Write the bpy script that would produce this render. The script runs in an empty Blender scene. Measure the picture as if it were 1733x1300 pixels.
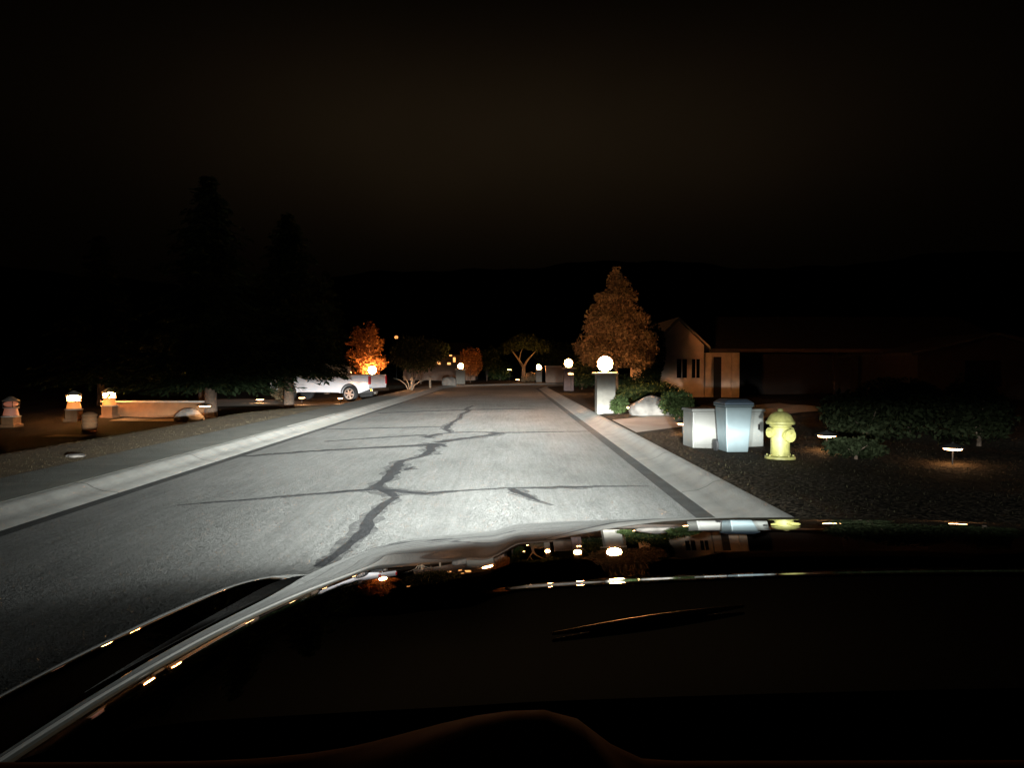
import bpy, math, random
import numpy as np
from mathutils import Vector, Matrix
PI = math.pi
random.seed(7); RNG = np.random.default_rng(11)
scn = bpy.context.scene
COL = scn.collection
CAM_H = 1.6; VX, VY, F = 862.0, 622.0, 1201.0

def W(px, py, d):            # a point of the place, from where it is seen and how far off it stands
    return Vector(((px - VX) / F * d, d, CAM_H - (py - VY) / F * d))

# ------------------------------------------------------------------ materials
def mat(name, col, rough=0.7, var=0.25, scale=6.0, bump=0.0, bscale=40.0, metal=0.0, coat=0.0, spec=0.5, emit=None, es=0.0, trans=0.0, stretch=None):
    m = bpy.data.materials.new(name); m.use_nodes = True
    nt = m.node_tree; b = nt.nodes['Principled BSDF']
    b.inputs['Roughness'].default_value = rough
    b.inputs['Metallic'].default_value = metal
    b.inputs['Coat Weight'].default_value = coat
    b.inputs['Specular IOR Level'].default_value = spec
    tc = nt.nodes.new('ShaderNodeTexCoord')
    src = tc.outputs['Object']
    if stretch:
        mp = nt.nodes.new('ShaderNodeMapping'); mp.inputs['Scale'].default_value = stretch
        nt.links.new(src, mp.inputs['Vector']); src = mp.outputs['Vector']
    if var > 0:
        n = nt.nodes.new('ShaderNodeTexNoise'); n.inputs['Scale'].default_value = scale
        n.inputs['Detail'].default_value = 5.0
        nt.links.new(src, n.inputs['Vector'])
        r = nt.nodes.new('ShaderNodeValToRGB')
        c0 = [max(0, c * (1 - var)) for c in col]; c1 = [min(1, c * (1 + var)) for c in col]
        r.color_ramp.elements[0].position = 0.3; r.color_ramp.elements[1].position = 0.7
        r.color_ramp.elements[0].color = (*c0, 1); r.color_ramp.elements[1].color = (*c1, 1)
        nt.links.new(n.outputs['Fac'], r.inputs['Fac'])
        nt.links.new(r.outputs['Color'], b.inputs['Base Color'])
    else:
        b.inputs['Base Color'].default_value = (*col, 1)
    if bump > 0:
        n2 = nt.nodes.new('ShaderNodeTexNoise'); n2.inputs['Scale'].default_value = bscale
        n2.inputs['Detail'].default_value = 4.0
        nt.links.new(tc.outputs['Object'], n2.inputs['Vector'])
        bp = nt.nodes.new('ShaderNodeBump'); bp.inputs['Strength'].default_value = 1.0
        bp.inputs['Distance'].default_value = bump
        nt.links.new(n2.outputs['Fac'], bp.inputs['Height'])
        nt.links.new(bp.outputs['Normal'], b.inputs['Normal'])
    if emit:
        b.inputs['Emission Color'].default_value = (*emit, 1)
        b.inputs['Emission Strength'].default_value = es
    return m

def rough_normal(nt, b, scale, k, stretch=(1, 1, 1)):
    """stones and grit that stand up from the surface and catch low light"""
    L = nt.links.new
    tc = nt.nodes.new('ShaderNodeTexCoord'); mp = nt.nodes.new('ShaderNodeMapping'); mp.inputs['Scale'].default_value = stretch
    n = nt.nodes.new('ShaderNodeTexNoise'); n.inputs['Scale'].default_value = scale; n.inputs['Detail'].default_value = 3; n.inputs['Roughness'].default_value = .7
    L(tc.outputs['Object'], mp.inputs['Vector']); L(mp.outputs['Vector'], n.inputs['Vector'])
    def vm(op, a, c):
        v = nt.nodes.new('ShaderNodeVectorMath'); v.operation = op; L(a, v.inputs[0])
        if isinstance(c, tuple): v.inputs[1].default_value = c
        else: L(c, v.inputs[1])
        return v.outputs[0]
    g = nt.nodes.new('ShaderNodeNewGeometry')
    d = vm('MULTIPLY', vm('SUBTRACT', n.outputs['Color'], (.5, .5, .5)), (k, k, k * .3))
    v = vm('ADD', d, g.outputs['Normal'])
    nn = nt.nodes.new('ShaderNodeVectorMath'); nn.operation = 'NORMALIZE'; L(v, nn.inputs[0])
    L(nn.outputs[0], b.inputs['Normal'])

def leafmat(name, col, var=0.45, tr=0.35):
    m = bpy.data.materials.new(name); m.use_nodes = True
    nt = m.node_tree; nt.nodes.clear()
    out = nt.nodes.new('ShaderNodeOutputMaterial')
    geo = nt.nodes.new('ShaderNodeNewGeometry')
    r = nt.nodes.new('ShaderNodeValToRGB')
    r.color_ramp.elements[0].color = (*[c * (1 - var) for c in col], 1)
    r.color_ramp.elements[1].color = (*[c * (1 + var) for c in col], 1)
    nt.links.new(geo.outputs['Random Per Island'], r.inputs['Fac'])
    d = nt.nodes.new('ShaderNodeBsdfDiffuse'); t = nt.nodes.new('ShaderNodeBsdfTranslucent')
    mx = nt.nodes.new('ShaderNodeMixShader'); mx.inputs['Fac'].default_value = tr
    nt.links.new(r.outputs['Color'], d.inputs['Color']); nt.links.new(r.outputs['Color'], t.inputs['Color'])
    nt.links.new(d.outputs[0], mx.inputs[1]); nt.links.new(t.outputs[0], mx.inputs[2])
    nt.links.new(mx.outputs[0], out.inputs['Surface'])
    return m

LAMP = (1.0, 0.40, 0.13)
M = {}
M['globe'] = mat('globe_glow', (.9, .9, .85), .3, 0, emit=LAMP, es=430)
M['globe_far'] = mat('soft_globe_glow', (.9, .9, .85), .3, 0, emit=LAMP, es=200)
M['lantern'] = mat('lantern_glow', (.9, .9, .85), .3, 0, emit=(1, .38, .09), es=210)
M['lantern_dim'] = mat('lantern_dim_glow', (.5, .35, .3), .5, 0, emit=(1, .3, .16), es=0.16)
M['path_glow'] = mat('path_light_glow', (.9, .9, .8), .3, 0, emit=(1, .5, .2), es=30)
M['window_glow'] = mat('window_glow', (.9, .8, .6), .4, 0, emit=(1, .42, .12), es=2.2)
M['concrete'] = mat('kerb_concrete', (.27, .268, .25), .9, .16, 3.0, .02, 50)
M['walk'] = mat('sidewalk_concrete', (.155, .16, .14), .9, .2, 2.0, .015, 60)
M['drive'] = mat('driveway_concrete', (.30, .27, .24), .9, .2, 1.5, .012, 50)
M['gutter'] = mat('gutter_asphalt', (.05, .052, .05), .9, .3, 5, .01, 70)
M['tar'] = mat('tar', (.045, .047, .05), .75, .25, 4, .004, 60, spec=.25)
M['stucco'] = mat('pillar_stucco', (.19, .178, .155), .9, .12, 8, .006, 60)
M['cap'] = mat('pillar_cap', (.45, .42, .38), .8, .12, 8, .004, 50)
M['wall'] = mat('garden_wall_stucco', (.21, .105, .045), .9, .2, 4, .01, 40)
M['wood'] = mat('bark', (.10, .07, .05), .95, .35, 9, .03, 30)
M['palewood'] = mat('pale_bark', (.16, .135, .10), .95, .25, 9, .02, 30)
M['metal'] = mat('dark_metal', (.03, .03, .03), .4, .1, 10, metal=.6)
M['rock'] = mat('boulder_stone', (.17, .155, .14), .95, .35, 3, .06, 6)
M['black'] = mat('car_black_paint', (.004, .004, .005), .015, 0, spec=.5, coat=1.0)
for k_ in ('Coat Roughness',): M['black'].node_tree.nodes['Principled BSDF'].inputs[k_].default_value = .012
M['trim'] = mat('black_plastic', (.012, .012, .012), .6, .1, 30)
M['dash'] = mat('dashboard_vinyl', (.13, .075, .045), .9, .15, 60, spec=.1)

# ------------------------------------------------------------------ mesh helpers
class MB:
    def __init__(s): s.v = []; s.f = []
    def add(s, vs, fs):
        o = len(s.v); s.v += [tuple(v) for v in vs]; s.f += [tuple(i + o for i in f) for f in fs]
    def box(s, x0, x1, y0, y1, z0, z1, taper=0.0):
        t = taper
        vs = [(x0, y0, z0), (x1, y0, z0), (x1, y1, z0), (x0, y1, z0),
              (x0 + t, y0 + t, z1), (x1 - t, y0 + t, z1), (x1 - t, y1 - t, z1), (x0 + t, y1 - t, z1)]
        s.add(vs, [(3, 2, 1, 0), (4, 5, 6, 7), (0, 1, 5, 4), (1, 2, 6, 5), (2, 3, 7, 6), (3, 0, 4, 7)])
    def lathe(s, prof, n=24, c=(0, 0, 0), axis='z', cap=True):
        vs = []; fs = []
        for (r, h) in prof:
            for k in range(n):
                a = 2 * PI * k / n; p = (r * math.cos(a), r * math.sin(a), h)
                if axis == 'x': p = (h, p[0], p[1])
                if axis == 'y': p = (p[1], h, p[0])
                vs.append((p[0] + c[0], p[1] + c[1], p[2] + c[2]))
        for i in range(len(prof) - 1):
            for k in range(n):
                k2 = (k + 1) % n
                fs.append((i * n + k, i * n + k2, (i + 1) * n + k2, (i + 1) * n + k))
        if cap:
            fs.append(tuple(range(n - 1, -1, -1))); o = (len(prof) - 1) * n
            fs.append(tuple(o + k for k in range(n)))
        s.add(vs, fs)
    def tube(s, pts, rad, n=8):
        pts = [Vector(p) for p in pts]; vs = []; fs = []
        for i, p in enumerate(pts):
            d = (pts[min(i + 1, len(pts) - 1)] - pts[max(i - 1, 0)]).normalized()
            up = Vector((0, 0, 1)) if abs(d.z) < .9 else Vector((1, 0, 0))
            a = d.cross(up).normalized(); b = d.cross(a)
            r = rad[i] if isinstance(rad, (list, tuple)) else rad
            for k in range(n):
                t = 2 * PI * k / n; vs.append(p + a * (r * math.cos(t)) + b * (r * math.sin(t)))
        for i in range(len(pts) - 1):
            for k in range(n):
                k2 = (k + 1) % n; fs.append((i * n + k, i * n + k2, (i + 1) * n + k2, (i + 1) * n + k))
        fs.append(tuple(range(n - 1, -1, -1))); o = (len(pts) - 1) * n; fs.append(tuple(o + k for k in range(n)))
        s.add(vs, fs)
    def prism(s, poly, y0, y1):       # polygon in x,z pushed along y
        n = len(poly)
        vs = [(p[0], y0, p[1]) for p in poly] + [(p[0], y1, p[1]) for p in poly]
        fs = [tuple(range(n)), tuple(range(2 * n - 1, n - 1, -1))]
        for k in range(n):
            k2 = (k + 1) % n; fs.append((k2, k, n + k, n + k2))
        s.add(vs, fs)
    def grid(s, P, nu, nv):           # P[i][j] points
        vs = [P[i][j] for i in range(nu) for j in range(nv)]
        s.add(vs, [(i * nv + j, (i + 1) * nv + j, (i + 1) * nv + j + 1, i * nv + j + 1) for i in range(nu - 1) for j in range(nv - 1)])
    def build(s, name, m, parent=None, smooth=False, bevel=0.0):
        me = bpy.data.meshes.new(name); me.from_pydata(s.v, [], s.f); me.validate(); me.update()
        if m: me.materials.append(m)
        o = bpy.data.objects.new(name, me); COL.objects.link(o)
        if parent: o.parent = parent
        if smooth: 
            for p in me.polygons: p.use_smooth = True
            try: me.set_sharp_from_angle(angle=math.radians(40))
            except Exception: pass
        if bevel > 0:
            b = o.modifiers.new('bevel', 'BEVEL'); b.width = bevel; b.segments = 2; b.limit_method = 'ANGLE'
        return o

def quads(name, centers, us, vs, m, parent=None):
    """many small leaf faces as one mesh; centers, us, vs are (n,3)"""
    n = len(centers); P = np.empty((n, 4, 3), dtype=np.float32)
    P[:, 0] = centers - us; P[:, 1] = centers - vs * .9 + us * .1; P[:, 2] = centers + us; P[:, 3] = centers + vs
    me = bpy.data.meshes.new(name)
    me.vertices.add(n * 4); me.vertices.foreach_set('co', P.reshape(-1))
    me.loops.add(n * 4); me.loops.foreach_set('vertex_index', np.arange(n * 4, dtype=np.int32))
    me.polygons.add(n); me.polygons.foreach_set('loop_start', np.arange(0, n * 4, 4, dtype=np.int32))
    me.update(); me.validate()
    me.materials.append(m)
    o = bpy.data.objects.new(name, me); COL.objects.link(o)
    if parent: o.parent = parent
    return o

def tag(o, label=None, cat=None, group=None, kind=None):
    if label: o['label'] = label
    if cat: o['category'] = cat
    if group: o['group'] = group
    if kind: o['kind'] = kind
    return o
def thing(name, label, cat, loc=(0, 0, 0), rz=0, group=None):
    o = bpy.data.objects.new(name, None); COL.objects.link(o); o.empty_display_size = .2
    o.location = loc; o.rotation_euler = (0, 0, rz)
    return tag(o, label, cat, group)
def copy_tree(o, parent=None):
    c = o.copy(); COL.objects.link(c)
    if parent: c.parent = parent
    for ch in list(o.children): copy_tree(ch, c)
    return c

def rvec(n):
    v = RNG.normal(size=(n, 3)); return v / np.linalg.norm(v, axis=1)[:, None]
def leaves(blobs, count, size, squash=1.0, shell=.55):
    """points spread through clumps: (cx,cy,cz,rx,ry,rz)"""
    B = np.array(blobs, dtype=float); w = B[:, 3] * B[:, 4] * B[:, 5]; w = w ** .7; w /= w.sum()
    idx = RNG.choice(len(B), size=count, p=w)
    d = rvec(count); rr = (shell + (1.12 - shell) * RNG.random(count) ** .8)
    c = B[idx, :3] + d * rr[:, None] * B[idx, 3:6]
    u = rvec(count); t = rvec(count); v = np.cross(u, t); v /= np.linalg.norm(v, axis=1)[:, None] + 1e-9
    s = size * (.55 + .9 * RNG.random(count))
    return c, u * s[:, None], v * (s * .55)[:, None]

# ------------------------------------------------------------------ road layout
XL, XR = -4.95, 2.18
XC = (XL + XR) / 2; HW = (XR - XL) / 2
YB = 53.0; RIN = 6.0
CX, CY = XR + RIN, YB; RC = RIN + HW
ARC = RC * PI / 2
def path(t, s):
    """t along the road, s to the right of its middle"""
    if t <= YB: return (XC + s, t)
    if t <= YB + ARC:
        a = (t - YB) / RC; r = RC - s
        return (CX - r * math.cos(a), CY + r * math.sin(a))
    return (CX + (t - YB - ARC), CY + RC - s)
def lateral(x, y):
    if y <= CY: return x - XC if x < CX else x - XC
    if x <= CX: return RC - math.hypot(x - CX, y - CY)
    return CY + RC - y
def smooth(a, b, x):
    t = min(1, max(0, (x - a) / (b - a))); return t * t * (3 - 2 * t)
def ground_z(x, y):
    s = lateral(x, y)
    if s < 0:
        d = -s
        z = .125
        crest = 7.0 - 2.3 * smooth(22, 31, y)
        if y < CY + 4:
            z -= .62 * smooth(crest, crest + 2.6, d) * (1 - .38 * smooth(24, 33, y)) * (1 - smooth(50, 60, y) * .6)
        z += .10 * smooth(14, 40, d) + .05 * math.sin(x * .9 + y * .37) * smooth(6.3, 9, d)
    else:
        d = s
        z = .15 + .10 * smooth(6, 16, d) + .035 * math.sin(x * 1.3) * math.sin(y * 1.1) * smooth(4.4, 5.5, d)
    if d < HW + .52: z = -.10
    elif d < HW + .58: z = -.10 + (z + .10) * (d - HW - .52) / .06
    # driveways lie a little lower than the ground around them
    return z

def stations():
    ts = list(np.arange(-8, YB, 1.0)) + list(np.linspace(YB, YB + ARC, 26)) + list(np.arange(YB + ARC + 1, YB + ARC + 46, 2.0))
    return ts
def sweep(name, prof, m, kind='structure', t0=-99, t1=999, step=None):
    mb = MB(); P = []
    ts = [t for t in stations() if t0 <= t <= t1] if step is None else list(np.arange(t0, t1 + 1e-6, step))
    for t in ts:
        P.append([(*path(t, s), z) for s, z in prof])
    mb.grid(P, len(P), len(prof))
    o = mb.build(name, m, smooth=True)
    o['kind'] = kind
    return o

# ground sheet, finer near the camera
def axis_pts(lo, hi, a, b, fine, g=1.35):
    pts = list(np.arange(a, b + 1e-6, fine)); st = fine; x = a
    L = []
    while x > lo: st *= g; x -= st; L.append(x)
    st = fine; x = b; H = []
    while x < hi: st *= g; x += st; H.append(x)
    return L[::-1] + pts + H
gx = axis_pts(-600, 600, -14, 9, .25); gy = axis_pts(-60, 900, -2, 74, .5)
mb = MB()
mb.grid([[(x, y, ground_z(x, y)) for y in gy] for x in gx], len(gx), len(gy))
def soil_mat():
    m = bpy.data.materials.new('bark_and_dry_soil'); m.use_nodes = True
    nt = m.node_tree; b = nt.nodes['Principled BSDF']; b.inputs['Roughness'].default_value = .95
    b.inputs['Specular IOR Level'].default_value = .1
    tc = nt.nodes.new('ShaderNodeTexCoord')
    n = nt.nodes.new('ShaderNodeTexNoise'); n.inputs['Scale'].default_value = 14; n.inputs['Detail'].default_value = 8; n.inputs['Roughness'].default_value = .75
    n2 = nt.nodes.new('ShaderNodeTexNoise'); n2.inputs['Scale'].default_value = .7; n2.inputs['Detail'].default_value = 4
    nt.links.new(tc.outputs['Object'], n.inputs['Vector']); nt.links.new(tc.outputs['Object'], n2.inputs['Vector'])
    r = nt.nodes.new('ShaderNodeValToRGB'); r.color_ramp.elements[0].position = .36; r.color_ramp.elements[1].position = .72
    r.color_ramp.elements[0].color = (.022, .017, .011, 1); r.color_ramp.elements[1].color = (.075, .06, .043, 1)
    nt.links.new(n.outputs['Fac'], r.inputs['Fac'])
    mx = nt.nodes.new('ShaderNodeMix'); mx.data_type = 'RGBA'; mx.blend_type = 'MULTIPLY'; mx.inputs['Factor'].default_value = .6
    r2 = nt.nodes.new('ShaderNodeValToRGB'); r2.color_ramp.elements[0].position = .35; r2.color_ramp.elements[1].position = .65
    r2.color_ramp.elements[0].color = (.5, .5, .45, 1); r2.color_ramp.elements[1].color = (1, 1, 1, 1)
    nt.links.new(n2.outputs['Fac'], r2.inputs['Fac'])
    nt.links.new(r.outputs['Color'], mx.inputs['A']); nt.links.new(r2.outputs['Color'], mx.inputs['B'])
    nt.links.new(mx.outputs['Result'], b.inputs['Base Color'])
    rough_normal(nt, b, 25, 3.0)
    return m
tag(mb.build('ground', soil_mat(), smooth=True), kind='structure')

def road_mat():
    m = bpy.data.materials.new('worn_asphalt'); m.use_nodes = True
    nt = m.node_tree; b = nt.nodes['Principled BSDF']; b.inputs['Roughness'].default_value = .92
    b.inputs['Specular IOR Level'].default_value = .15
    L = nt.links.new
    tc = nt.nodes.new('ShaderNodeTexCoord')
    def noise(scale, stretch, det=5, ro=.6):
        mp = nt.nodes.new('ShaderNodeMapping'); mp.inputs['Scale'].default_value = stretch
        L(tc.outputs['Object'], mp.inputs['Vector'])
        n = nt.nodes.new('ShaderNodeTexNoise'); n.inputs['Scale'].default_value = scale
        n.inputs['Detail'].default_value = det; n.inputs['Roughness'].default_value = ro
        L(mp.outputs['Vector'], n.inputs['Vector']); return n.outputs['Fac']
    def ramp(f, p0, p1, c0, c1):
        r = nt.nodes.new('ShaderNodeValToRGB'); r.color_ramp.elements[0].position = p0; r.color_ramp.elements[1].position = p1
        r.color_ramp.elements[0].color = (*c0, 1); r.color_ramp.elements[1].color = (*c1, 1); L(f, r.inputs['Fac']); return r.outputs['Color']
    def mul(a, c, fac=1.0):
        x = nt.nodes.new('ShaderNodeMix'); x.data_type = 'RGBA'; x.blend_type = 'MULTIPLY'; x.inputs['Factor'].default_value = fac
        L(a, x.inputs['A']); L(c, x.inputs['B']); return x.outputs['Result']
    patches = ramp(noise(.32, (1, .6, 1)), .38, .66, (.235, .24, .232), (.33, .335, .325))
    streak = ramp(noise(9, (1.6, .09, 1), 6, .7), .3, .72, (.78, .78, .78), (1.1, 1.1, 1.1))
    grain = ramp(noise(34, (1, .45, 1), 6, .8), .34, .66, (.62, .62, .62), (1.18, 1.18, 1.16))
    spots = ramp(noise(1.7, (1, .35, 1), 6, .65), .30, .48, (.82, .82, .83), (1, 1, 1))
    c = mul(mul(mul(patches, streak), grain, .6), spots)
    L(c, b.inputs['Base Color'])
    rough_normal(nt, b, 190, 9, (1, .8, 1))
    return m
M['road'] = road_mat()
sweep('road', [(-HW - .02, 0), (-1.2, .012), (0, .016), (1.2, .012), (HW + .02, 0)], M['road'])
for q_, k_ in (('concrete', 1.8), ('walk', 5.0), ('drive', 2.5), ('gutter', 3.5), ('tar', 5.0)):
    nt_ = M[q_].node_tree; rough_normal(nt_, nt_.nodes['Principled BSDF'], 150, k_)
def joints(m, every):
    nt_ = m.node_tree; b = nt_.nodes['Principled BSDF']; L_ = nt_.links.new; src = b.inputs['Base Color'].links[0].from_socket
    tc = nt_.nodes.new('ShaderNodeTexCoord'); sx = nt_.nodes.new('ShaderNodeSeparateXYZ'); L_(tc.outputs['Object'], sx.inputs[0])
    def mm(op, a, c):
        n = nt_.nodes.new('ShaderNodeMath'); n.operation = op; L_(a, n.inputs[0]); n.inputs[1].default_value = c; return n.outputs[0]
    f = mm('LESS_THAN', mm('FRACT', mm('DIVIDE', sx.outputs[1], every), 0), .014 * 1.5 / every)
    x = nt_.nodes.new('ShaderNodeMix'); x.data_type = 'RGBA'; L_(f, x.inputs['Factor']); L_(src, x.inputs['A']); x.inputs['B'].default_value = (.06, .06, .055, 1)
    L_(x.outputs['Result'], b.inputs['Base Color'])
joints(M['concrete'], 3.0); joints(M['walk'], 1.5)
KP = [(0, -.02), (.03, .012), (.22, .035), (.34, .085), (.42, .14), (.50, .158), (.56, .158), (.56, -.06)]
KPL = [(a, z * .85) for a, z in KP]
sweep('kerb', [(-(HW + a), z) for a, z in KPL], M['concrete'])
sweep('kerb', [(HW + a, z) for a, z in KP], M['concrete'])
sweep('gutter', [(-(HW - .16), .0055), (-(HW + .005), .0055)], M['gutter'])
sweep('gutter', [((HW - .20), .0055), ((HW + .005), .0055)], M['gutter'])
sweep('sidewalk', [(-(HW + .57), -.05), (-(HW + .57), .138), (-(HW + 1.75), .142), (-(HW + 1.75), -.05)], M['walk'], t1=YB + ARC * .4)

# tar seams poured into the cracks of the road
def on_road(px, py):
    d = (CAM_H - .014) * F / (py - VY); return Vector(((px - VX) / F * d, d, 0))
def ribbon(mb, pts, w, jag=.35, low=0):
    P = []; dense = []
    for a, b in zip(pts[:-1], pts[1:]):
        n = max(2, int((b[0] - a[0]).length / .18))
        for k in range(n):
            t = k / n; p = a[0].lerp(b[0], t); ww = a[1] + (b[1] - a[1]) * t
            dense.append((p, ww))
    dense.append(pts[-1])
    for i, (p, ww) in enumerate(dense):
        d = dense[min(i + 1, len(dense) - 1)][0] - dense[max(i - 1, 0)][0]
        n = Vector((-d.y, d.x, 0)).normalized()
        j = Vector((random.uniform(-1, 1), random.uniform(-1, 1), 0)) * ww * jag * .5
        ww *= random.uniform(.75, 1.25)
        x = (p + j)
        s = abs(x.x - XC) ; z = .0225 - .0075 * min(1, s / 3.5)
        z = .016 - .004 * min(s, 1.2) / 1.2 - .012 * max(0, s - 1.2) / (HW - 1.2) + .005 - low
        P.append([(x + n * ww * .5) + Vector((0, 0, z)), (x - n * ww * .5) + Vector((0, 0, z))])
    mb.grid(P, len(P), 2)
def seam(mb, pxs, w, jag=.35):
    pts = []
    for p in pxs:
        ww = p[2] if len(p) > 2 else w
        pts.append((on_road(p[0], p[1]), ww))
    ribbon(mb, pts, w, jag)
    ribbon(stain, [(p, ww * 1.7 + .04) for p, ww in pts], w, .5, .0025)
mb = MB(); stain = MB()
seam(mb, [(800, 687, .05), (788, 692), (794, 696), (781, 701), (779, 708), (768, 714), (757, 722, .15), (754, 727, .17), (763, 733, .05)], .09)
seam(mb, [(763, 733, .12), (800, 731.6, .13), (832, 732, .16), (842, 734.5, .2), (830, 737, .2), (808, 740, .22), (770, 745, .22), (740, 750, .2)], .2, .1)
seam(mb, [(766, 733, .1), (745, 735, .14), (722, 739.5, .2), (727, 741.5, .12), (734, 742, .06)], .1, .2)
seam(mb, [(754, 757, .06), (742, 752, .14), (732, 751.5, .3), (729, 760, .19), (724, 769, .18), (711, 774, .10), (690, 779, .08), (677, 782, .14), (671, 792, .16), (664, 802, .17), (652, 814, .13), (634, 825, .14)], .1)
seam(mb, [(668, 843, .11), (648, 858, .09), (628, 874, .11), (618, 892, .14), (610, 908, .12), (590, 924, .09), (566, 942, .08), (540, 962, .08)], .1)
seam(mb, [(634, 825, .15), (650, 833, .16), (668, 843, .13)], .12)
seam(mb, [(742, 752, .22), (705, 755, .2), (610, 759, .13), (504, 765, .12), (430, 771, .09), (330, 777, .04)], .03, .1)
seam(mb, [(300, 855, .02), (400, 848, .05), (500, 840, .07), (587, 833, .10), (640, 829, .16), (690, 835, .17), (722, 837, .13), (780, 832, .05), (860, 827, .05), (930, 826, .08), (975, 825, .11), (1040, 823, .05), (1100, 823, .02)], .05, .2)
seam(mb, [(866, 828, .10), (878, 834, .14), (890, 840, .09), (915, 850, .03), (935, 856, .01)], .1)
seam(mb, [(699, 791, .02), (692, 795, .12), (684, 797, .03)], .06)
seam(mb, [(520, 727, .08), (640, 724.4, .13), (755, 722.5, .12)], .022, .08)
seam(mb, [(549, 747, .06), (640, 741, .12), (722, 736.5, .13)], .022, .08)
seam(mb, [(842, 733, .14), (930, 731, .12), (1010, 729.5, .06)], .022, .08)
seam(mb, [(640, 699, .12), (740, 695.6, .22), (790, 694, .25), (860, 692.5, .22), (905, 692, .12)], .03, .08)
tag(mb.build('tar_seams', M['tar']), kind='structure')
m_ = mat('worn_crack_edge', (.125, .127, .125), .9, .35, 5); nt_ = m_.node_tree; b_ = nt_.nodes['Principled BSDF']; rough_normal(nt_, b_, 190, 9)
n_ = nt_.nodes.new('ShaderNodeTexNoise'); n_.inputs['Scale'].default_value = 7; n_.inputs['Detail'].default_value = 6; n_.inputs['Roughness'].default_value = .75
c_ = nt_.nodes.new('ShaderNodeTexCoord'); nt_.links.new(c_.outputs['Object'], n_.inputs['Vector'])
r_ = nt_.nodes.new('ShaderNodeMapRange'); r_.inputs['From Min'].default_value = .38; r_.inputs['From Max'].default_value = .60; nt_.links.new(n_.outputs['Fac'], r_.inputs['Value'])
nt_.links.new(r_.outputs[0], b_.inputs['Alpha'])
tag(stain.build('crack_edges', m_), kind='structure')

# driveways
def slab(name, pts, m, n=14):
    """a four-cornered slab laid on the ground, corners in order"""
    a, b, c, d = [Vector((*p, 0)) for p in pts]; mb = MB(); P = []
    for i in range(n + 1):
        u = i / n; row = []
        for j in range(n + 1):
            v = j / n; p = a.lerp(b, u).lerp(d.lerp(c, u), v)
            row.append((p.x, p.y, ground_z(p.x, p.y) + .03))
        P.append(row)
    mb.grid(P, n + 1, n + 1); return tag(mb.build(name, m, smooth=True), kind='structure')
slab('driveway', [(XL - 1.8, 31.5), (XL - 13, 34.5), (XL - 13, 41), (XL - 1.8, 37.5)], M['drive'])
slab('driveway', [(XR + .6, 15.5), (10.5, 23.0), (10.5, 27.5), (XR + .6, 19.2)], M['drive'])
sweep('driveway_apron', [(-(HW + .004), .012), (-(HW + .3), .06), (-(HW + .575), .145)], mat('apron_concrete', (.36, .36, .33), .9, .1, 3), t0=17.6, t1=22.4, step=.4)

# the dry ground the left verge grows on
mb = MB(); ys_ = list(np.arange(2, 30.01, .5)); ss_ = list(np.linspace(HW + 1.76, HW + 5.2, 14))
mb.grid([[(XC - q, y, ground_z(XC - q, y) + .014) for q in ss_] for y in ys_], len(ys_), len(ss_))
m_ = mat('dry_tan_earth', (.135, .10, .05), .95, .3, 3); rough_normal(m_.node_tree, m_.node_tree.nodes['Principled BSDF'], 70, 4)
tag(mb.build('verge', m_, smooth=True), kind='structure')
# dry grass on the left verge, weeds on the right one
def grass(name, fn, n, h, m, label):
    pts = []
    while len(pts) < n:
        p = fn()
        if p: pts.append(p)
    A = np.array([(x, y, ground_z(x, y)) for x, y in pts])
    hh = h * (.5 + RNG.random(n)); lean = RNG.normal(size=(n, 3)) * .45; lean[:, 2] = 1
    lean /= np.linalg.norm(lean, axis=1)[:, None]
    c = A + lean * (hh * .5)[:, None]; u = lean * (hh * .55)[:, None]
    v = rvec(n); v[:, 2] = 0; v *= (.005 + .005 * RNG.random(n))[:, None]
    return tag(quads(name, c, u, v, m), label, 'grass', kind='stuff')
M['dry_grass'] = leafmat('dry_grass_blades', (.125, .103, .06), .25, .3)
def left_pt():
    y = 3 + 26 * random.random() ** 1.3; x = XL - random.uniform(1.78, 5.2)
    if random.random() > .55 + .45 * smooth(-.8, .6, math.sin(x * 1.7 + y * .6) + math.sin(y * .9 - x * 2.3)): return None
    return (x, y)
grass('lawn_grass', left_pt, 22000, .022, M['dry_grass'], 'short dry yellowish grass along the left pavement')
M['weed'] = leafmat('verge_weed_blades', (.035, .033, .019), .5, .3)
def right_pt():
    y = 4.5 + 16 * random.random() ** 1.2; x = XR + random.uniform(.7, 5.5)
    if 15.2 < y + (x - 2.8) * -.95 < 19.4 and y > 15: return None
    if random.random() > .35 + .65 * (math.sin(x * 3.1) * math.sin(y * 2.3) > .1): return None
    return (x, y)
grass('verge_weeds', right_pt, 2600, .026, M['weed'], 'sparse low weeds in the dark soil of the right verge')

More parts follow.
